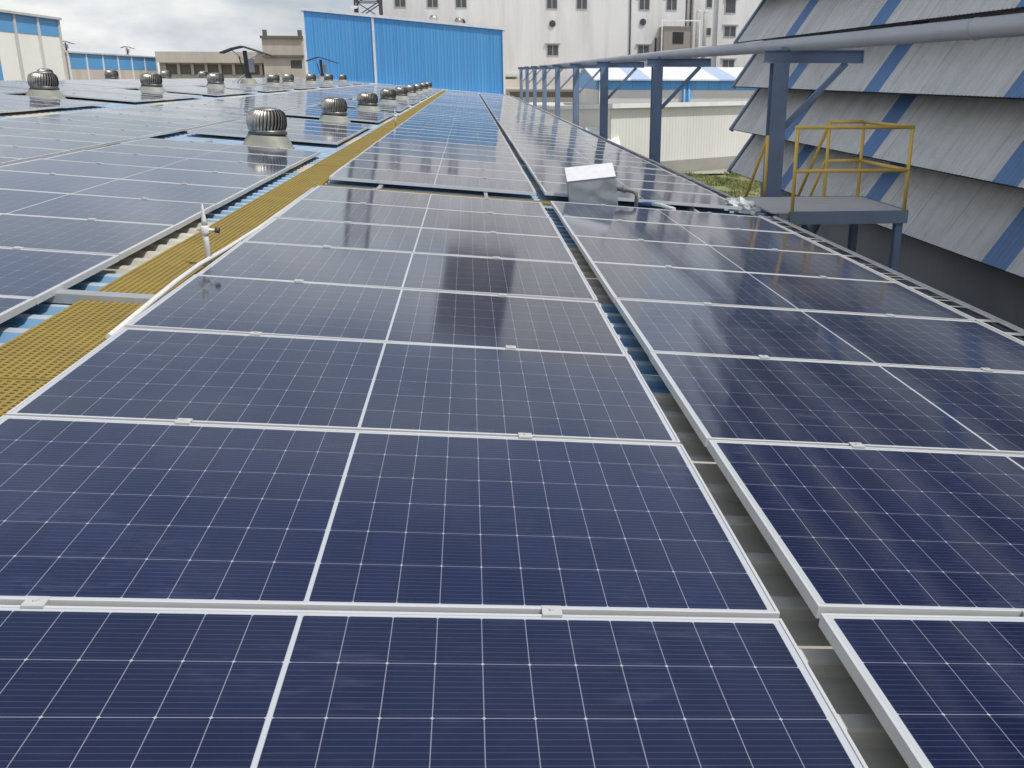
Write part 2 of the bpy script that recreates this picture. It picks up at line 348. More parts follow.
# ------------------------------------------------------------------ the roof the camera stands on
RIDGE, EAVE, Y0, Y1 = -12.9, 3.98, -7.0, 77.0
shed = empty('factory_shed', (0, 0, GZ))
def rib_sheet(o, fn, a0, a1, pitch, mi=0):          # fn(t, hi) -> (edge point 1, edge point 2); trapezoid ribs
    t = a0; prev = None
    while t < a1:
        for dt, hi in ((0, 0), (pitch*.55, 0), (pitch*.66, 1), (pitch*.86, 1), (pitch*.97, 0)):
            P, Q = fn(min(t+dt, a1), hi)
            cur = (o.bm.verts.new(P), o.bm.verts.new(Q))
            if prev: o.bm.faces.new((prev[0], prev[1], cur[1], cur[0])).material_index = mi
            prev = cur
        t += pitch
up = Vector((0, 0, -GZ))
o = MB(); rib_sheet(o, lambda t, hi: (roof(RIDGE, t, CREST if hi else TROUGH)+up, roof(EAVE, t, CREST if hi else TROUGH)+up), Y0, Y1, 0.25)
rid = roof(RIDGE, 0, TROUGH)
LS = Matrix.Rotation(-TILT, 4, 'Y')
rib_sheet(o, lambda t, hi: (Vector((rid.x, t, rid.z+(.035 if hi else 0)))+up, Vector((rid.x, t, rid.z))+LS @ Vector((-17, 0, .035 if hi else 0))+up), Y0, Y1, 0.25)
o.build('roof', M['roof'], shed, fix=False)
o = MB()
e = roof(EAVE-.12, 0, -.2); l = Vector((rid.x, 0, rid.z)) + LS @ Vector((-16.8, 0, -.05))
prof = [(l.x, l.z), (rid.x, rid.z-.05), (e.x, e.z), (e.x, GZ), (l.x, GZ)]
o.prism([(x, Y0+.1, z-GZ) for x, z in prof], (0, Y1-Y0-.2, 0)); o.build('wall', M['beige_sheet'], shed)
o = MB(); a = roof(EAVE, 0, -.16)                    # eaves gutter
for q in ((0, .012, -.14, 0), (.012, .13, -.14, -.128), (.118, .13, -.128, .0)): o.box(a.x+q[0], a.x+q[1], Y0, Y1, a.z+q[2]-GZ, a.z+q[3]-GZ)
o.build('gutter', M['galv'], shed)
tag(shed, 'long low factory with blue and cream corrugated roof under the solar panels', 'building')

# ------------------------------------------------------------------ solar panels
PW, PD, PITCH = 2.318, 1.134, 1.154
def panel_meshes():
    o = MB(); hw, hd, lp, ht = PW/2, PD/2, .0088, .036
    o.box(-hw, hw, -hd, -hd+lp, -ht, 0).box(-hw, hw, hd-lp, hd, -ht, 0).box(-hw, -hw+lp, -hd+lp, hd-lp, -ht, 0).box(hw-lp, hw, -hd+lp, hd-lp, -ht, 0)
    fr = o.build('frame', M['alu'], bevel=0.0012)
    o = MB(); q = .0080
    f = o.face([(-hw+q,-hd+q,-.0035),(hw-q,-hd+q,-.0035),(hw-q,hd-q,-.0035),(-hw+q,hd-q,-.0035)])
    uvl = o.bm.loops.layers.uv.new('UVMap')
    for lo in f.loops: lo[uvl].uv = (lo.vert.co.x+hw, lo.vert.co.y+hd)
    f2 = o.face([(-hw+q,-hd+q,-.009),(-hw+q,hd-q,-.009),(hw-q,hd-q,-.009),(hw-q,-hd+q,-.009)], 1)
    gl = o.build('cell_sheet', [M['cells'], M['under']], fix=False)
    o = MB(); o.box(-.024, .024, -.021, .021, .0004, .0048).box(-.024, .024, -.0075, .0075, -.034, .0004).tube([(0,0,.0048),(0,0,.0098)], .0068, 6, smooth=False)
    cl = o.build('mid_clamp', M['clamp'])
    return fr, gl, cl
FR, GL, CL = panel_meshes()
GROUP = 'solar panels on the factory roof'
def make_panel(parts=True):
    t = empty('solar_panel')
    for src in (FR, GL):
        c = src.copy(); COL.objects.link(c); c.parent = t
    if parts:
        for sx in (-.585, .585):
            c = CL.copy(); COL.objects.link(c); c.parent = t; c.location = (sx, PD/2 + (PITCH-PD)/2, 0)
    return t
PROTO, PROTO_FAR = make_panel(True), make_panel(False)
spots = []       # (size key, s, y, n, label)
cam_p = cam.matrix_world.translation
def add_spot(s, y, n, label):
    spots.append(((roof(s, y, n)-cam_p).length, s, y, n, label))
def ordw(i): return ORD[i] if i < len(ORD) else None
S_MID, S_RIGHT = 0.0, PW + .093
NEAR0 = -1
for k in range(-1, 7):
    yc = k*PITCH + PITCH/2 - .003
    for s, dz, dy, nm in ((S_MID, 0, 0, 'beside the yellow walkway'), (S_RIGHT, .021, -.013, 'on the tray side of the gap')):
        if k == -1: lb = f'dark blue solar panel {nm}, cut by the lower edge'
        elif k == 6: lb = f'greyish solar panel {nm}, last before the cross walkway'
        else: lb = f'{"dark blue" if k < 2 else "blue grey"} solar panel {nm}, {ORD[k]} whole row'
        add_spot(s, yc+dy, dz, lb)
FAR0 = 8.86
nfar = int((75.6-FAR0)/PITCH)
for k in range(nfar):
    yc = FAR0 + PITCH/2 + k*PITCH
    for s, dz, dy, nm in ((S_MID, 0.012, 0, 'along the yellow walkway'), (S_RIGHT, .03, -.1, 'along the cable tray')):
        if k < 14: lb = f'reflecting solar panel {nm}, {ORD[k]} row beyond the cross walkway'
        else: lb = f'distant solar panel {nm}, in the rows running towards the bright blue wall'
        add_spot(s, yc+dy, dz, lb)
# strips on the ridge side of the walkway: A is broken by the roof vents, B is unbroken, C broken, D unbroken
S_A = -1.70 - PW/2; S_B = S_A - PW - .12; S_C = -7.16 - PW/2; S_D = S_C - PW - .07
A_END = 11.95
for k in range(11):
    yc = A_END - PITCH/2 - k*PITCH
    if yc > 0.2: add_spot(S_A, yc, .01, 'pale grey solar panel across the walkway, ' + ('row just before the large roof vent' if k == 0 else f'{ORD[k]} row before the large roof vent'))
BLK0, BLKP = 13.80, 7.40
VENT_Y = [12.86 + BLKP*i for i in range(9)]
for b in range(9):
    for k in range(5):
        yc = BLK0 + b*BLKP + PITCH/2 + k*PITCH
        if yc < 76:
            if b < 4: lb = f'glossy solar panel in the {ORD[b]} block past the large roof vent, {ORD[k]} row'
            else: lb = 'distant solar panel among the roof vents just across the yellow walkway'
            add_spot(S_A, yc, .01, lb)
            lb = f'pale solar panel in the outlying vent strip, {ORD[k]} row behind its {ORD[b]} vent gap' if 1 <= b < 4 else 'distant pale solar panel in the outlying strip broken by vents'
            if yc > 13: add_spot(S_C, yc, .01, lb)
for k in range(62):
    yc = 5.5 + k*PITCH
    if yc < 75.5:
        lb = f'pale solar panel in the unbroken second strip from the walkway, {ORD[k-2]} row' if 2 <= k < 14 else 'distant pale solar panel in the unbroken second strip from the walkway'
        if k >= 2: add_spot(S_B, yc, .01, lb)
for k in range(54):
    yc = 18.0 + k*PITCH
    if yc < 75.5: add_spot(S_D, yc, .01, 'pale distant solar panel in the strip next to the roof ridge')
spots.sort(key=lambda q: q[0])
rp = random.Random(11)
late = []
for i, (d, s, y, n, lb) in enumerate(spots):
    rot = (R(rp.gauss(0, .17)), TILT + R(rp.gauss(0, .14)), R(rp.gauss(0, .03)))
    loc = roof(s + rp.gauss(0, .0015), y, n + rp.gauss(0, .0012))
    if i < 300:
        t = copy_tree(PROTO if d < 26 else PROTO_FAR)
        t.location = loc; t.rotation_euler = rot; tag(t, lb, 'solar panel', GROUP)
    else: late.append((loc, rot))
def kill(t):
    for c in list(t.children): kill(c)
    bpy.data.objects.remove(t)
if late:                                            # the farthest ones, past three hundred
    bm = bmesh.new(); uvl = bm.loops.layers.uv.new('UVMap')
    from mathutils import Euler
    for loc, rot in late:
        m = Matrix.Translation(loc) @ Euler(rot).to_matrix().to_4x4()
        tmp = bmesh.new(); tmp.from_mesh(GL.data)
        me2 = bpy.data.meshes.new('t'); tmp.to_mesh(me2); tmp.free(); me2.transform(m)
        n0 = len(bm.faces); bm.from_mesh(me2); bpy.data.meshes.remove(me2)
        me3 = FR.data.copy(); me3.transform(m); bm.faces.ensure_lookup_table(); n1 = len(bm.faces); bm.from_mesh(me3); bpy.data.meshes.remove(me3)
        bm.faces.ensure_lookup_table()
        for f in bm.faces[n1:]: f.material_index = 2
    me = bpy.data.meshes.new('solar_panel_rows'); bm.to_mesh(me); bm.free()
    for m in (M['cells'], M['under'], M['alu']): me.materials.append(m)
    o = bpy.data.objects.new('solar_panel_rows', me); COL.objects.link(o)
    tag(o, 'farthest rows of pale solar panels near the roof ridge', 'solar panels', kind='stuff')
kill(PROTO); kill(PROTO_FAR)
for q in (FR, GL, CL): bpy.data.objects.remove(q)

# mounting rails under the strips
RAILG = 'aluminium mounting rails under the panels'
def rail(s, y0, y1, label):
    o = MB(); o.box(-.02, .02, 0, y1-y0, -.034, 0)
    y = .3
    while y < y1-y0: o.box(-.03, .03, y-.03, y+.03, -.040, -.034); y += 1.25
    r = o.build('mounting_rail', M['galv']); r.location = roof(s, y0, -.0372); r.rotation_euler = (0, TILT, 0)
    tag(r, label, 'rail', RAILG)
for s, nm in ((S_MID-.585, 'walkway side'), (S_MID+.585, 'gap side')):
    rail(s, -1.6, 8.83, f'aluminium rail under the whole dark panels beside the walkway, {nm}')
    rail(s, 8.87, 75, f'aluminium rail under the panels beyond the cross walkway, {nm}')
for s, nm in ((S_RIGHT-.585, 'gap side'), (S_RIGHT+.585, 'tray side')):
    rail(s, -1.6, 8.8, f'{nm} aluminium rail under the dark panels beside the cable tray')
    rail(s, 8.85, 75, f'{nm} aluminium rail under the panels behind the silver box')
for s, nm in ((S_A-.585, 'ridge side'), (S_A+.585, 'walkway side')):
    rail(s, 0, 13.0, f'{nm} aluminium rail crossing the roof opening at the large vent')

# ------------------------------------------------------------------ yellow walkways
def grating_mesh(wd, ln, name, parent=None):
    o = MB(); st = .033
    nx = int(wd/st); 
    for i in range(nx+1): x = i*wd/nx; o.box(x-.0075, x+.0075, 0, ln, -.024, 0)
    ny = int(ln/st)
    for j in range(ny+1):
        y = j*ln/ny; o.box(.0075, wd-.0075, y-.0075, y+.0075, -.022, -.0015)
    return o
g0 = grating_mesh(.365, 2.96, '').build('walkway_grating', M['grating'])
WG = 'yellow grating walkway sections'
wy = -1.3; i = 0
while wy < 75:
    c = g0 if i == 0 else g0.copy()
    if i: COL.objects.link(c)
    c.location = roof(-1.575, wy, -.052 + (.004 if i % 3 == 1 else 0)); c.rotation_euler = (0, TILT, 0)
    if i == 0: lb = 'yellow grating walkway section beside the lowest dark panels'
    elif i == 1: lb = 'yellow grating walkway section in front of the grey cross channel'
    elif i == 2: lb = 'yellow grating walkway section behind the white sprinkler'
    elif i < 7: lb = f'yellow grating walkway section, {ORD[i]} from the camera'
    else: lb = 'distant yellow grating walkway section running towards the blue wall'
    tag(c, lb, 'walkway', WG); wy += 2.98; i += 1
g1 = grating_mesh(.20, 2.46, '').build('walkway_grating', M['grating'])
for j in range(2):
    c = g1 if j == 0 else g1.copy()
    if j: COL.objects.link(c)
    c.location = roof(-1.17 + (j+1)*2.48, 8.10, -.018); c.rotation_euler = (Matrix.Rotation(TILT, 3, 'Y') @ Matrix.Rotation(R(90), 3, 'Z')).to_euler()
    tag(c, ['yellow cross walkway section in front of the far middle panels', 'yellow cross walkway section beside the silver box'][j], 'walkway', WG)

# grey channel bridging the walkway, white edge pipe, sprinklers
o = MB(); o.box(0, .66, -.05, .05, -.012, 0).box(0, .66, -.05, -.044, -.05, -.012).box(0, .66, .044, .05, -.05, -.012)
c = o.build('cable_channel', M['galv']); c.location = roof(-1.78, 2.98, -.02); c.rotation_euler = (0, TILT, 0)
tag(c, 'grey metal channel laid across the yellow walkway', 'channel')
pp = [roof(-1.19, 2.2, -.02), roof(-1.187, 2.7, .0), roof(-1.19, 3.2, .015), roof(-1.20, 3.7, .01), roof(-1.20, 4.3, -.01), roof(-1.2, 5.4, -.03), roof(-1.2, 8.0, -.03)]
o = MB(); o.tube(pp, .014, 10); tag(o.build('water_pipe', M['white_plastic']), 'white plastic water pipe along the walkway edge of the panels', 'pipe')
def sprinkler(s, y, label):
    t = empty('sprinkler', roof(s, y, -.05))
    o = MB(); o.tube([(0,0,0),(0,0,.16),(-.004,0,.22)], .018, 12); o.build('riser', M['white_plastic'], t)
    o = MB(); o.lathe([(.024,.2),(.027,.21),(.027,.245),(.020,.255)], 12); o.tube([(-.045,0,.232),(.06,0,.225)], .010, 8); o.build('cross_arm', M['white_plastic'], t)
    o = MB(); o.tube([(.06,0,.225),(.085,0,.222)], .017, 10); o.build('nozzle', M['dark_metal'], t)
    o = MB(); o.lathe([(.019,.255),(.015,.29),(.009,.33),(.007,.375),(.001,.385)], 12); o.build('spike', M['white_plastic'], t)
    tag(t, label, 'sprinkler', 'white sprinklers along the walkway')
sprinkler(-1.205, 3.95, 'large white sprinkler standing at the walkway edge by the dark panels')
sprinkler(-1.30, 21.0, 'far white sprinkler standing at the walkway edge among the roof vents')

# ------------------------------------------------------------------ turbine vents
def make_vent():
    t = empty('roof_vent')
    o = MB()                                        # flared square-to-round base following the slope
    prof = [(.49, -.03, 1), (.45, .02, .9), (.375, .16, .35), (.30, .27, 0)]; rings = []; seg = 32
    for r, z, sq in prof:
        ring = []
        for k in range(seg):
            a = 2*math.pi*k/seg; ca, sa = math.cos(a), math.sin(a); q = 1/max(abs(ca), abs(sa)); rr = r*(1-sq) + r*min(q, 1.32)*sq*.9
            zz = z - (math.tan(TILT)*rr*ca if z < .3 else 0)
            ring.append(o.bm.verts.new((rr*ca, rr*sa, zz)))
        rings.append(ring)
    for A, B in zip(rings, rings[1:]):
        for k in range(seg):
            f = o.bm.faces.new((A[k], A[(k+1)%seg], B[(k+1)%seg], B[k])); f.smooth = True
    o.build('base', M['vent_base'], t)
    o = MB(); o.lathe([(.295,.265),(.305,.275),(.305,.315),(.28,.325)], 32); o.build('neck', M['dark_metal'], t)
    o = MB(); nb = 34
    zs = [.325, .36, .43, .54, .62, .665]; rs = [.27, .295, .312, .31, .28, .21]
    for k in range(nb):
        a0 = 2*math.pi*k/nb; P = []
        for i, (z, r) in enumerate(zip(zs, rs)):
            tw = .22*i/5
            a = a0 + tw
            P.append((Vector((r*math.cos(a), r*math.sin(a), z)), Vector(((r-.008)*math.cos(a+.10), (r-.008)*math.sin(a+.10), z)), Vector(((r-.04)*math.cos(a+.165), (r-.04)*math.sin(a+.165), z))))
        vs = [[o.bm.verts.new(q) for q in p] for p in P]
        for A, B in zip(vs, vs[1:]):
            for j in (0, 1):
                f = o.bm.faces.new((A[j], A[j+1], B[j+1], B[j])); f.smooth = True
    o.lathe([(.280,.322),(.290,.327),(.290,.338),(.275,.342)], 32)
    head = o.build('turbine_head', M['turbine'], t, fix=False)
    o = MB(); o.lathe([(.225,.33),(.25,.44),(.24,.58),(.18,.65)], 20); o.build('core', M['dark'], head)
    o = MB(); o.lathe([(.225,.655),(.215,.668),(.15,.692),(.06,.705),(.0005,.707)], 28); o.build('cap', M['turbine'], t)
    return t
VG = 'turbine roof vents'
v0 = make_vent(); first = True
def place_vent(s, y, label):
    global first
    t = v0 if first else copy_tree(v0)
    first = False
    t.location = roof(s, y, -.135); t.rotation_euler = (R(random.gauss(0, 1.2)), R(random.gauss(0, 1.2)), random.uniform(-.12, .12)); k_ = random.uniform(.92, .99); t.scale = (k_, k_, random.uniform(.88, .96))
    tag(t, label, 'roof vent', VG)
for i, y in enumerate(VENT_Y[:9]):
    if y < 74: place_vent(-2.58, y, ('large turbine vent by the roof opening' if i == 0 else f'{ORD[i]} turbine vent behind the large one') + ', in the row beside the yellow walkway')
for i, y in enumerate(VENT_Y[1:9]):
    if i != 3: place_vent(-8.87, y+.45, f'{ORD[i]} turbine vent in the outlying row among pale panels near the ridge')
for i, (s, y) in enumerate(((-15.6, 37.5), (-15.6, 44.5), (-15.6, 52.5), (-15.6, 60))):
    t = copy_tree(v0); z = rid.z - (abs(s)-12.9)*math.tan(TILT) - .0
    t.location = (s, y, z); tag(t, f'{ORD[i]} small turbine vent peeping over the roof ridge before the old buildings', 'roof vent', VG)

# dark canopies on masts
def make_canopy():
    t = empty('mast_canopy')
    o = MB(); o.lathe([(.48,-.05),(.42,.1),(.30,.3),(.24,.36)], 16); o.build('base', M['vent_base'], t)
    o = MB(); o.bar((.02,0,.3),(-.03,0,1.55),.16,.16).bar((.16,0,.3),(-.02,0,1.1),.06,.06).bar((-.14,0,.55),(-.30,0,1.3),.05,.05).bar((-.14,0,.55),(.02,0,.3),.05,.05); o.build('mast', M['dark_metal'], t)
    o = MB(); o.box(.10, .32, -.08, .08, .62, 1.2); o.build('control_box', M['frame_grey'], t)
    o = MB()
    A = [(-1.05,1.42),(-.55,1.60),(-.1,1.70),(.3,1.58),(.85,1.40),(1.25,1.28)]
    for (x0,z0),(x1,z1) in zip(A, A[1:]): o.prism([(x0,-.42,z0),(x1,-.42,z1),(x1,.42,z1),(x0,.42,z0)], (0,0,.06))
    o.build('canopy', M['dark_metal'], t)
    o = MB()
    for q in ((-.6,1.57),(.7,1.44)): o.bar((-.02,0,1.1),(q[0],0,q[1]),.035,.035)
    for sy in (-1, 1): o.bar((-.02,0,.6),(-.85*1,sy*.6,.0),.03,.03); 
    o.build('brace', M['galv'], t)
    return t
c0 = make_canopy(); c0.location = roof(-9.55, VENT_Y[4]+1.6, -.13); tag(c0, 'dark canopy on a mast standing among the outlying vents', 'canopy mast', 'dark canopies on masts')
for (x, y, z), lb in (((-10.4, 73.0, .72), 'dark canopy on a mast in front of the bright blue wall'), ((-61, 158.5, 4.3), 'small dark canopy on the low blue hall, beside the white hall'), ((-61, 186, 4.3), 'small dark canopy on the low blue hall, nearer the old beige building')):
    c = copy_tree(c0); c.location = (x, y, z); tag(c, lb, 'canopy mast', 'dark canopies on masts')
# its neighbour vent
place_vent(-8.9, VENT_Y[4]+4.0, 'turbine vent just behind the dark canopy mast')

# ------------------------------------------------------------------ silver box, elbow pipe, hose, white wrap on the cross walkway
t = empty('silver_box', roof(1.80, 8.60, -.10), (R(0), R(-6), R(-3)))
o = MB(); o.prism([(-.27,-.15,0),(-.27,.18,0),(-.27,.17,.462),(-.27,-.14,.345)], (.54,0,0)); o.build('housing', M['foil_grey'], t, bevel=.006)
o = MB(); A = Vector((-.272,-.146,.345)); B = Vector((-.272,.174,.466)); nrm = Vector((0, -(B-A).z, (B-A).y)).normalized()
o.prism([A+nrm*.003, B+nrm*.003, B+nrm*.008, A+nrm*.008], (.544,0,0)); o.build('lid', M['foil'], t, bevel=.003)
tag(t, 'silver sheet metal box with a bright sloping lid on the cross walkway', 'box')
o = MB(); o.tube([roof(2.02,8.55,.15), roof(2.16,8.53,.145), roof(2.225,8.52,.135), roof(2.255,8.51,.11), roof(2.262,8.50,.06), roof(2.262,8.49,-.08)], .024, 12)
o.tube([roof(2.09,8.54,.148), roof(2.14,8.533,.146)], .034, 12)
tag(o.build('elbow_pipe', M['pipe_dark']), 'grey elbow pipe leaving the silver box', 'pipe')
t = empty('hose', (0,0,0))
o = MB(); o.tube([roof(2.36,8.80,-.03), roof(2.42,8.70,-.005), roof(2.475,8.60,.006)], .021, 10); o.build('blue_hose_end', M['hose_blue'], t)
o = MB(); o.tube([roof(2.475,8.60,.006), roof(2.54,8.45,.016), roof(2.58,8.30,.014), roof(2.62,8.13,.020)], .021, 10); o.build('white_hose', M['white_plastic'], t)
tag(t, 'short white hose with blue end lying over the cross walkway', 'hose')
o = MB(); o.box(-.04,.04,-.03,.03,0,.08).box(-.015,.015,-.02,.02,.08,.12)
c = o.build('rail_bracket', M['dark_metal'], bevel=.004); c.location = roof(2.98,8.72,-.12); tag(c, 'small dark bracket in the gap beside the hose', 'bracket')
rb = random.Random(3); bm_ = bmesh.new(); bmesh.ops.create_icosphere(bm_, subdivisions=4, radius=1)
from mathutils import noise as mn
for v in bm_.verts:
    q = v.co.copy(); d = 1 + .38*mn.noise(q*2.1) + .22*abs(mn.noise(q*5.0)) + .08*mn.noise(q*11)
    v.co = Vector((q.x*.19*d, q.y*.13*d, max(q.z, -.35)*.10*d))
me = bpy.data.meshes.new('white_wrap'); bm_.to_mesh(me); bm_.free(); me.materials.append(M['bag'])
c = bpy.data.objects.new('white_wrap', me); COL.objects.link(c); c.location = roof(3.62, 8.95, .0); c.rotation_euler = (0, R(14), R(-35))
tag(c, 'crumpled white plastic wrap at the corner by the blue post', 'plastic wrap')

# ------------------------------------------------------------------ white cable tray along the right edge
def tray(y0, y1, label):
    t = empty('cable_tray', roof(3.625, y0, .0), (0, TILT, 0)); L = y1-y0; rt = random.Random(int(L*7))
    o = MB(); o.box(0, .022, 0, L, -.012, .002).box(0, .004, 0, L, -.055, -.012).box(.172, .200, 0, L, -.006, .008).box(.196, .200, 0, L, -.055, -.006); o.build('side_rail', M['tray'], t)
    o = MB(); o.box(.0045, .1955, 0, L, -.057, -.054); o.build('base', M['dark_metal'], t)  # dark plate standing in for the dark void below the slots
    o = MB(); ys = [(0.0, 1)]; y = .04                # one slotted sheet
    while y < L-.12:
        a_, b_ = y + rt.choice((.02, .03, .07)), rt.choice((.08, .16, .26, .34))
        ys += [(a_, 0), (min(a_+b_, L-.02), 1)]; y = a_+b_
    ys.append((L, 1)); prev = None
    for i, (yy, solid) in enumerate(ys):
        cur = [o.bm.verts.new((x, yy, -.006)) for x in (.022, .040, .155, .172)]
        if prev:
            for j in range(3):
                if j != 1 or ys[i-1][1]: o.bm.faces.new((prev[j], prev[j+1], cur[j+1], cur[j]))
        prev = cur
    o.build('slotted_floor', M['tray'], t, fix=False)
    o = MB(); pts = [(.10+.02*math.sin(i*1.7), i*L/24, -.03+.008*math.sin(i*2.3)) for i in range(25)]; o.tube(pts, .02, 8); pts = [(.15+.015*math.sin(i*1.1+1), i*L/24, -.03) for i in range(25)]; o.tube(pts, .014, 8)
    o.build('cable', M['dark_metal'], t)
    tag(t, label, 'cable tray', 'white slotted cable trays on the roof edge')
tray(-1.2, 8.3, 'white slotted cable tray along the outer edge of the dark panels')
tray(9.1, 75, 'white slotted cable tray along the far panels, running past the blue posts')

# ------------------------------------------------------------------ pipe gallery on blue posts
PG = 'blue steel posts carrying the overhead pipe'
def make_post(first_post=False):
    t = empty('pipe_post')
    wd, d, z0, z1 = .215, .19, 0, 1.34-GZ
    o = MB(); o.box(-wd/2, wd/2, -d/2, -d/2+.016, z0, z1).box(-wd/2, wd/2, d/2-.016, d/2, z0, z1).box(-.008, .008, -d/2+.016, d/2-.016, z0, z1); o.build('column', M['post_blue'], t)
    o = MB(); o.box(-.22, 1.14, -.06, .06, z1+.002, z1+.018).box(-.22, 1.14, -.06, .06, z1+.16, z1+.176).box(-.22, 1.14, -.006, .006, z1+.018, z1+.16).box(1.1405, 1.15, -.06, .06, z1+.002, z1+.176); o.build('beam', M['post_blue'], t)
    if first_post:
        o = MB(); o.box(-.17, .17, -.16, .16, -.36-GZ+.002, -.36-GZ+.018)
        for bx in (-.14, .14):
            for by in (-.13, .13): o.tube([(bx, by, -.36-GZ+.0185), (bx, by, -.36-GZ+.045)], .014, 8)
        o.build('base_plate', M['post_blue'], t)
    o = MB(); o.bar((.109, 0, z1-.85), (.93, 0, z1+.0), .07, .07); o.build('brace', M['post_blue'], t)
    o = MB(); o.box(.0, .06, -.03, .03, z1+.178, z1+.21).box(.285, .345, -.03, .03, z1+.178, z1+.24); o.build('pipe_saddle', M['post_blue'], t)
    return t
p0 = make_post(); POSTS = [(4.62, 11.0, .02)] + [(4.33 + (.1 if i == 0 else 0), 18.7 + 7.45*i, .04+.035*i) for i in range(8)]
for i, (x, y, dz) in enumerate(POSTS):
    c = p0 if i == 0 else copy_tree(p0)
    c.location = (x, y, GZ+dz)
    lb = 'large blue steel post beside the yellow railed platform' if i == 0 else (f'{ORD[i]} blue steel post of the pipe row behind the large one' if i < 6 else 'far blue steel post at the end of the pipe row')
    tag(c, lb, 'post', PG)
o = MB(); pts = [(4.795, -4, 1.575), (4.795, 3, 1.58), (4.79, 9, 1.59), (4.79, 11, 1.595)] + [(4.55+.0, y, 1.60+.0016*(y-11)) for y in (18.7, 30, 45, 60, 71.5)]
o.tube(pts, .088, 20)
for y in (6.2,): o.tube([(4.794, y-.012, 1.584), (4.794, y+.012, 1.584)], .095, 20)
tag(o.build('overhead_pipe', M['grey_pipe']), 'long grey overhead pipe running along the blue posts', 'pipe')

# ------------------------------------------------------------------ platform with yellow railing
t = empty('access_platform', (0, 0, GZ)); dz = -GZ
DZ = -.36
o = MB(); o.box(3.98, 5.66, 8.98, 10.38, DZ-.02+dz, DZ+dz); o.build('deck', M['deck'], t)
o = MB(); o.box(4.20, 5.67, 8.93, 8.978, DZ-.15+dz, DZ+.002+dz).box(5.662, 5.70, 8.98, 10.4, DZ-.15+dz, DZ+.002+dz).box(4.0, 5.66, 10.382, 10.42, DZ-.15+dz, DZ+.002+dz); o.build('edge_beam', M['beam_blue'], t)
for x, y in ((5.60, 9.02), (5.58, 10.3), (4.4, 10.3)):
    o = MB(); o.box(x-.045, x+.045, y-.045, y+.045, 0, DZ-.022+dz); o.build('leg', M['post_blue'], t)
o = MB(); o.bar((4.45,9.3,DZ-.1+dz), (5.2,9.6,DZ-1.3+dz), .05, .05); o.build('brace', M['post_blue'], t)
rr = .023; zt, zm = .62+dz, .12+dz; zd = DZ+dz
o = MB()
o.tube([(4.23,8.96,zd-.06),(4.23,8.96,zt-.02)], rr).tube([(5.63,8.96,zd-.02),(5.63,8.96,zt-.02)], rr).tube([(5.60,10.32,zd),(5.60,10.32,zt)], rr).tube([(5.13,10.32,zd),(5.13,10.32,zt)], rr)
o.tube([(4.20,8.96,zt),(5.65,8.96,zt)], rr).tube([(5.63,8.96,zt),(5.60,10.32,zt)], rr).tube([(5.60,10.32,zt),(5.11,10.32,zt)], rr)
o.tube([(4.23,8.96,zm),(5.63,8.96,zm)], rr).tube([(5.63,8.96,zm),(5.60,10.32,zm)], rr).tube([(5.60,10.32,zm),(5.13,10.32,zm)], rr)
o.build('railing', M['yellow'], t)
o = MB()
o.tube([(5.12,10.34,zt-.06),(5.42,13.2,zt-2.3)], rr).tube([(5.12,10.34,zm),(5.42,13.2,zt-2.9)], rr*.9)
o.tube([(4.36,10.5,zt-.2),(4.62,13.4,zt-2.4)], rr).tube([(4.36,10.5,zd),(4.36,10.5,zt-.2)], rr)
o.build('stair_handrail', M['yellow'], t)
o = MB(); n = 14
for i in range(n):
    z = zd - .2*(i+1); y = 10.5+.24*i; x = 4.45+.02*i; o.box(x, x+.7, y, y+.24, z-.03, z)
o.build('stair_tread', M['deck'], t)
o = MB()
for x in (4.40, 5.2): o.bar((x,10.42,zd-.12), (x+.3,14.1,zd-3.1), .04, .2)
o.build('stair_stringer', M['post_blue'], t)
tag(t, 'blue steel access platform with yellow railing and stairs down', 'platform')

# ------------------------------------------------------------------ louvred building on the right
t = empty('louvred_building', (8, 8, GZ)); off = Vector((-8, -8, -GZ))
LX, LY0, LY1 = 7.5, -9.0, 23.6
lips = [-1.285 + 1.11*i for i in range(8)]
def louvre(z):
    o = MB(); dxl, dzl = 1.32, 1.94; sl = Vector((dxl, 0, dzl)); nn = Vector((-dzl, 0, dxl)).normalized()
    def fn(tv, hi):
        P = Vector((LX, tv, z)) + nn*(.011 if hi else 0); return P+off, P+sl+off
    rib_sheet(o, fn, LY0, LY1, .115)
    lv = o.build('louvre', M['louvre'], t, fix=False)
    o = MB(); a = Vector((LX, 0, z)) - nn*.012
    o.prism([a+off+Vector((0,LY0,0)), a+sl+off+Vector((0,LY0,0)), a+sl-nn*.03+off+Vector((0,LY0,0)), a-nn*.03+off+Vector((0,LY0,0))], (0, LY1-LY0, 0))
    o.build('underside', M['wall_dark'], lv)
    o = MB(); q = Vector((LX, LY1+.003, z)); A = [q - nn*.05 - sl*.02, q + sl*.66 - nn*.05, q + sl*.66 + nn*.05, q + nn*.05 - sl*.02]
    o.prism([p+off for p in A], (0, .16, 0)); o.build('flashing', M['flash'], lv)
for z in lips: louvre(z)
o = MB(); o.box(8.95-8, 16-8, LY0-8, LY1-8-.3, -1.2-GZ, lips[-1]+1.2-GZ).box(8.32-8, 16.1-8, LY0-8.1, LY1-8-.2, 0, -1.2-GZ+.3); o.build('wall', M['wall_grey'], t)
o = MB(); a = lips[-1]+1.96
o.prism([(8.0-8, LY0-8-.2, a-GZ), (16.4-8, LY0-8-.2, a-GZ), (16.4-8, LY0-8-.2, a+.15-GZ), (8.0-8, LY0-8-.2, a+.35-GZ)], (0, LY1-LY0+.2, 0)); o.build('roof', M['beige_sheet'], t)
tag(t, 'tall building beyond the platform with rows of pale louvres and blue stripes', 'building')

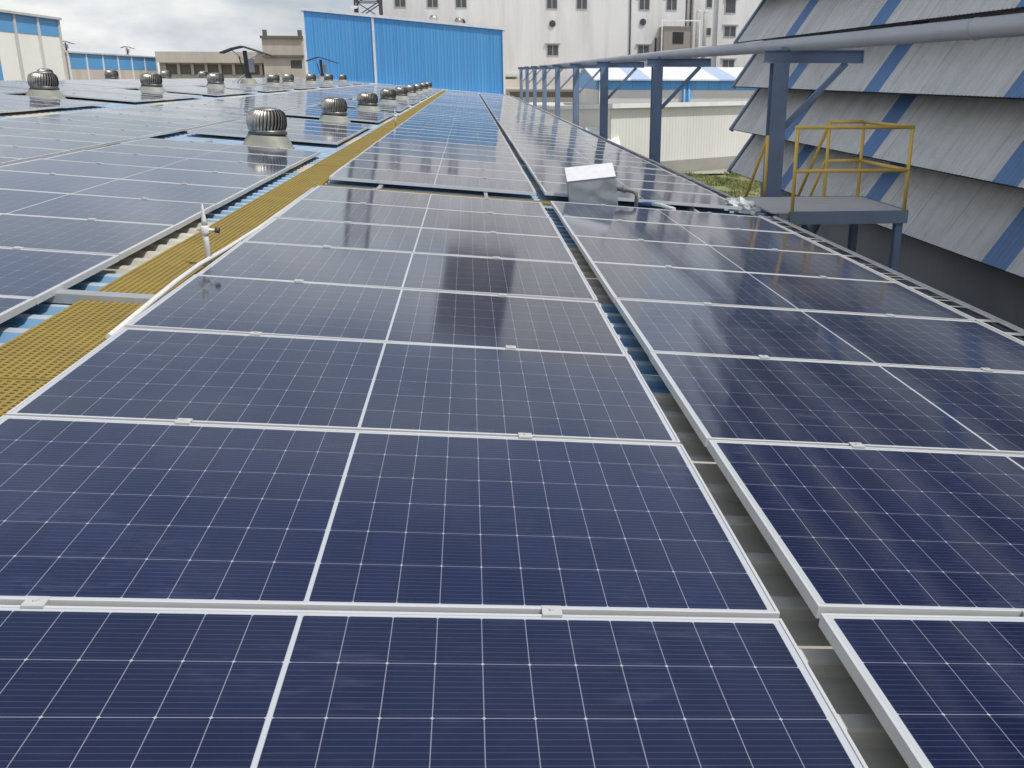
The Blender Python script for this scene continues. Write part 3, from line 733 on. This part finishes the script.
# ------------------------------------------------------------------ bright blue wall at the far end
t = empty('blue_wall', (-4.4, 77, 0))
def bw(x0, x1, name, mat, ztop0, ztop1, zb0, zb1):
    o = MB()
    def fn(tv, hi):
        f = (tv-x0)/(x1-x0); return Vector((tv, -.016 if hi else 0, zb0+(zb1-zb0)*f)), Vector((tv, -.016 if hi else 0, ztop0+(ztop1-ztop0)*f))
    rib_sheet(o, fn, x0, x1, .26)
    return o.build(name, mat, t, fix=False)
zt_ = lambda x: 5.93 - .0865*(x+7.6)       # local x, wall runs -7.6 .. 7.65
zb_ = lambda x: .98 - .0835*(x+7.6) - .25
a_, m_, b_ = -7.6, -2.42, 7.62
bw(a_, m_-.07, 'sheet_cladding', M['blue_wall'], zt_(a_), zt_(m_), zb_(a_), zb_(m_))
bw(m_+.07, b_, 'sheet_cladding', M['blue_wall'], zt_(m_), zt_(b_), zb_(m_), zb_(b_))
o = MB(); o.prism([(a_,.03,zt_(a_)),(b_,.03,zt_(b_)),(b_,.03,-6),(a_,.03,-6)], (0,18,0)); o.build('body', M['white_wall'], t)
o = MB(); o.prism([(a_-.25,-.14,zt_(a_)+.0),(b_+.25,-.14,zt_(b_)+.0),(b_+.25,-.14,zt_(b_)+.22),(a_-.25,-.14,zt_(a_)+.22)], (0,18.4,0))
o.prism([(a_,-.12,zb_(a_)),(b_,-.12,zb_(b_)),(b_,-.12,zb_(b_)+.28),(a_,-.12,zb_(a_)+.28)], (0,.08,0)); o.build('trim', M['white_trim'], t)
for x in (a_-.09, m_, b_+.09):
    o = MB(); o.box(x-.085, x+.085, -.09, .028, zb_(x)+.29, zt_(x)-.01); o.build('corner_trim', M['white_trim'], t)
for x in (2.2, 4.2):
    z = zt_(x)+.22; o = MB(); o.lathe([(.18,0),(.32,.1),(.34,.3),(.2,.48),(.01,.5)], 14, 0, (x, 2, z)); o.build('ridge_vent', M['turbine'], t)
tag(t, 'bright blue corrugated wall with white trim at the end of the roof', 'building')

# ------------------------------------------------------------------ large grey-white building behind
t = empty('plaster_building', (8, 98, GZ)); gz = -GZ
X = lambda px, d=100.0: (px-468)/937*d + .42 - 8          # picture-plan x to local metres at that depth, used once to lay the facade out
o = MB(); o.box(-15.6, 14.55, 0, 16, 0, 20.5).box(14.55, 15.6, 2.6, 16, 0, 19).box(15.6, 18.1, .8, 16, 0, 19).box(18.1, 18.5, .5, 16, 0, 19).box(18.5, 34, 1.2, 16, 0, 19); o.build('wall', M['plaster'], t)
o = MB(); o.box(-7.5, -.1, 1.5, 12, 20.503, 32); o.build('roof_block', M['old_dark'], t)  # unseen block, added for the dark bands mirrored in the panels
o = MB(); o.box(-.05, 14.5, .8, 16, 20.503, 33); o.build('upper_storey', M['plaster'], t)  # unseen height, added for the paler band mirrored beside it
def window(x0, x1, z0, z1, y=0.0, shade=True, mull=1):
    o = MB(); f = .07
    o.box(x0, x1, y-.05, y+.03, z0, z0+f).box(x0, x1, y-.05, y+.03, z1-f, z1).box(x0, x0+f, y-.05, y+.03, z0+f, z1-f).box(x1-f, x1, y-.05, y+.03, z0+f, z1-f)
    for k in range(mull):
        xm = x0+(x1-x0)*(k+1)/(mull+1); o.box(xm-.035, xm+.035, y-.045, y+.03, z0+f, z1-f)
    if shade: o.box(x0-.18, x1+.18, y-.16, y-.001, z1+.02, z1+.13)
    w_ = o.build('window', M['frame_grey'], t)
    o = MB(); o.box(x0+f, x1-f, y-.02, y-.004, z0+f, z1-f); o.build('pane', M['glass'], w_)
for x0 in (-14.55, -11.4, -8.6, .4, 3.4, 9.75, 12.55):
    window(x0, x0+1.12, 12.55, 13.9)
for x0 in (.42, 9.72): window(x0, x0+1.2, 8.12, 9.22)
for x0, y in ((16.85, .8),):
    window(x0, x0+.66, 12.9, 13.75, y, False, 0); window(x0, x0+.66, 10.2, 11.0, y, False, 0)
window(18.95, 20.1, 12.4, 13.8, 1.2, True, 0); window(18.95, 20.25, 10.1, 11.2, 1.2, True, 1); window(18.95, 20.25, 6.6, 7.9, 1.2, True, 1)
for x, z in ((1.0, 11.19), (10.2, 11.43), (-8.0, 11.25)):
    o = MB(); o.tube([(x,-.12,z),(x,.02,z)], .32, 18); o.build('exhaust_opening', M['dark_metal'], t)
o = MB(); o.tube([(8.9,-.08,0),(8.9,-.08,18.8)], .07, 8).tube([(11.55,-.08,6.5),(11.55,-.08,9.9)], .09, 8); o.build('drain_pipe', M['dark_metal'], t)
o = MB(); o.box(14.6, 14.8, 2.2, 2.5, 6, 19).box(15.1, 15.35, 1.6, 1.9, 6, 19); o.build('riser_pipe', M['tray'], t)
o = MB(); o.box(11.9, 14.6, -2.5, -.002, 0, 10.95); o.build('annexe', M['brown_wall'], t)
o = MB(); o.box(11.6, 15.5, -2.8, -2.7, 11.4, 11.52).box(11.6, 11.7, -2.8, -2.7, 5, 11.4).box(15.4, 15.5, -2.8, -2.7, 5, 11.4).box(15.6, 17.8, -2.0, -1.9, 9.0, 9.1).box(15.6, 17.8, -2.0, -1.9, 8.3, 8.4).box(15.6, 15.7, -2.0, -1.9, 6, 9.0).box(16.6, 16.7, -2.0, -1.9, 6, 9.0).box(17.7, 17.8, -2.0, -1.9, 6, 9.0); o.build('white_frame', M['white_trim'], t)
for x in (15.75, 16.5): 
    o = MB(); o.tube([(x, -.5, 6.5), (x, -.5, 12.3), (x+.15, -.5, 12.6)], .2, 10); o.build('duct', M['tray'], t)
for k in range(5):
    o = MB(); z = 6.6+k*2.4; o.box(14.57, 15.58, 1.9, 2.58, z, z+.14); o.build('stair_landing', M['frame_grey'], t)
o = MB(); o.box(12.8, 13.9, -2.53, -2.502, 9.3, 10.4); o.build('opening', M['dark'], t)
o = MB(); o.box(-4.9, -2.6, -1.2, -.002, 6.1, 6.35); o.build('ledge', M['plaster_side'], t)
tag(t, 'large grey white plaster building with small dark windows behind the blue wall', 'building')

# lattice tower left of it
t = empty('lattice_tower', (-8.5, 92, GZ)); o = MB(); h = 22; hw = 1.25
for sx in (-1, 1):
    for sy in (-1, 1): o.bar((sx*hw, sy*hw, 0), (sx*hw*.8, sy*hw*.8, h), .16, .16)
k = 0
while k*1.4 < h-1.4:
    z = k*1.4; f0 = 1-.2*z/h; f1 = 1-.2*(z+1.4)/h
    for a, b in (((-1,-1),(1,-1)),((1,-1),(1,1)),((1,1),(-1,1)),((-1,1),(-1,-1))):
        o.bar((a[0]*hw*f0, a[1]*hw*f0, z), (b[0]*hw*f1, b[1]*hw*f1, z+1.4), .09, .09); o.bar((b[0]*hw*f0, b[1]*hw*f0, z), (a[0]*hw*f1, a[1]*hw*f1, z+1.4), .09, .09); o.bar((a[0]*hw*f0, a[1]*hw*f0, z), (b[0]*hw*f0, b[1]*hw*f0, z), .09, .09)
    k += 1
o.build('lattice', M['rust'], t)
o = MB(); o.lathe([(.01,0),(.3,.05),(.42,.2),(.43,.25)], 14, 0, (-1.2,-1.3,11.9)); o.build('dish', M['white_trim'], t)
tag(t, 'dark red lattice tower rising above the blue wall', 'tower')

# ------------------------------------------------------------------ factories behind the left ridge
def panel_hall(name, x, y0, y1, ztop, band, npan, wallm, label, first_col=None, zsill=None):
    t = empty(name, (x, (y0+y1)/2, GZ)); L = (y1-y0)/2; H = ztop-GZ
    o = MB(); o.box(-22, -.02, -L, L, 0, H); o.build('body', wallm, t)
    o = MB(); o.box(-.018, .03, -L, L, H-band, H); o.build('blue_band', M['sky_blue'], t)
    for k in range(npan+1):
        yy = -L + 2*L*k/npan; o = MB(); o.box(-.018, .14, yy-.2, yy+.2, 0, H); o.build('column', M['plaster_side'] if wallm is M['white_wall'] else M['white_trim'], t)
    o = MB(); o.box(-22.2, .35, -L-.2, L+.2, H+.003, H+.22); o.build('roof_edge', M['grey_pipe'], t)
    if zsill is not None:
        o = MB(); o.box(-.016, .05, -L, L, 0, zsill-GZ); o.build('lower_wall', M['old_beige'], t)
    tag(t, label, 'building'); return t
panel_hall('white_hall', -40, 78.0, 102.5, 6.3, 1.55, 5, M['white_wall'], 'tall white hall with blue top band beyond the roof ridge')
o = MB(); o.box(-.02, 0.25, -2.2, 2.2, 0, 8.6); c = o.build('blue_gate_panel', M['blue_wall']); c.location = (-39.8, 85.8, GZ); c.parent = None
tag(c, 'deep blue panel at the foot of the white hall', 'panel')
panel_hall('blue_hall', -60, 156, 198.5, 4.26, 2.3, 6, M['old_beige'], 'low blue hall with white columns behind the roof ridge', zsill=1.9)
# old beige buildings
t = empty('old_building', (-46.0, 190, GZ)); H = 4.9-GZ
o = MB(); o.box(-10.9, 8.5, 0, 20, 0, H); o.build('wall', M['old_beige'], t)
o = MB(); o.box(-11.1, 8.7, -1.2, 20.2, H-1.6, H+.35); o.build('roof', M['old_beige'], t)
o = MB(); o.box(-10.2, 8.3, -.05, -.002, H-3.7, H-1.9); o.build('window_band', M['old_dark'], t)
for k in range(8):
    x = -10.2+k*2.5; o = MB(); o.box(x, x+.5, -.3, -.052, H-3.8, H-1.62); o.build('pillar', M['old_beige'], t)
tag(t, 'long weathered beige building with a dark window band behind the vents', 'building')
t = empty('old_tower_block', (-33.4, 186, GZ)); H = 7.6-GZ
o = MB(); o.box(-3.7, 3.6, 0, 14, 0, H); o.build('wall', M['old_beige'], t)
o = MB(); o.box(-3.9, 3.8, -.4, 14.2, H+.002, H+.45).box(-3.8, 3.7, -.5, -.002, H-3.3, H-2.9); o.build('cornice', M['old_dark'], t)
for x in (-3.2, 3.1): o = MB(); o.box(x-.35, x+.35, .5, 1.2, H+.452, H+1.5); o.build('chimney', M['old_dark'], t)
for x in (1.2,): o = MB(); o.box(x, x+2, -.04, -.002, H-5.2, H-3.8); o.build('window', M['glass'], t)
tag(t, 'taller weathered beige block beside the bright blue wall', 'building')

# ------------------------------------------------------------------ right background: blue banded hall, beige shed, low old building
t = empty('blue_band_hall', (10.68, 76, GZ)); e = .9-GZ; rdg = 1.85-GZ; Wd = 13.5; Ln = 34
o = MB(); o.prism([(0,0,0),(0,Wd,0),(0,Wd,e-.001),(0,Wd/2,rdg-.03),(0,0,e-.001)], (Ln,0,0)); o.build('wall', M['beige_sheet'], t)
o = MB(); o.box(-.03, Ln, -.05, -.002, e-.75, e-.002); o.prism([(-.04,0,e-.75),(-.04,Wd,e-.75),(-.04,Wd,e-.005),(-.04,Wd/2,rdg-.035),(-.04,0,e-.005)], (.036,0,0)); o.build('blue_band', M['blue_wall'], t)
o = MB()
for a, b in (((-.45, e-.06), (Wd/2, rdg)), ((Wd/2, rdg), (Wd+.45, e-.06))): o.prism([(-.3,a[0],a[1]+.02),(-.3,b[0],b[1]+.02),(-.3,b[0],b[1]+.12),(-.3,a[0],a[1]+.12)], (Ln+.6,0,0))
o.build('roof', M['roof_white'], t)
for x in (.25, 7.1, 7.5, 15, 22):
    o = MB(); o.tube([(x,-.12,0),(x,-.12,e-.1)], .13 if x > 1 else .1, 8); o.build('downpipe', M['blue_wall'] if x > 1 else M['white_trim'], t)
tag(t, 'beige hall with blue band and white roof behind the pipe posts', 'building')

t = empty('beige_shed', (9.25, 58.2, GZ)); t.rotation_euler = (0, 0, .58); H = -.72-GZ
o = MB(); rib_sheet(o, lambda tv, hi: (Vector((tv, -.014 if hi else 0, .8)), Vector((tv, -.014 if hi else 0, H))), 0, 16, .28); o.build('sheet_cladding', M['beige_sheet'], t, fix=False)
o = MB(); o.box(0, 16, .035, 7, .8, H-.02); o.build('body', M['beige_sheet'], t)
o = MB(); o.box(-.05, 16.05, -.08, 7.1, 0, .79); o.build('plinth', M['concrete'], t)
o = MB(); o.prism([(-.2,-.35,H+.0),(-.2,7.4,H-.3),(-.2,7.4,H-.1),(-.2,-.35,H+.28)], (16.4,0,0)); o.build('roof', M['white_trim'], t)
tag(t, 'pale beige corrugated shed with white roof edge beside the grass', 'building')

t = empty('old_low_building', (9.2, 93, GZ)); 
o = MB(); o.box(-5.2, 3.6, 0, 4, 0, 5.85).box(-5.2, 3.0, -9, -.002, 0, 3.5); o.build('wall', M['old_beige'], t)
o = MB(); o.box(-5.6, 4.0, -.7, -.003, 4.95, 5.15).box(-5.6, 3.4, -9.6, -.75, 3.502, 3.75); o.build('roof_slab', M['plaster_side'], t)
for q in ((-4.8, 3.2, -.05, -.003, 4.2, 4.7), (-4.8, 2.8, -9.06, -9.002, 2.5, 3.3), (-5.15, -5.0, -1.3, -1.1, 3.76, 4.6)):
    o = MB(); o.box(*q); o.build('opening', M['old_dark'], t)
tag(t, 'low weathered building with flat slabs seen between the far posts', 'building')

# small white sloped canopy beside the shed
t = empty('white_canopy', (8.8, 58.6, GZ))
o = MB(); o.prism([(-1.0,-.9,2.0),(1.0,-.9,2.0),(1.0,.9,3.0),(-1.0,.9,3.0)], (0,0,.08)); o.build('sheet', M['white_trim'], t)
for x in (-.9, .9):
    o = MB(); o.box(x-.05, x+.05, .75, .85, 0, 2.95).box(x-.05, x+.05, -.85, -.75, 0, 2.0); o.build('leg', M['post_blue'], t)
tag(t, 'small white sloping canopy at the corner of the beige shed', 'canopy')
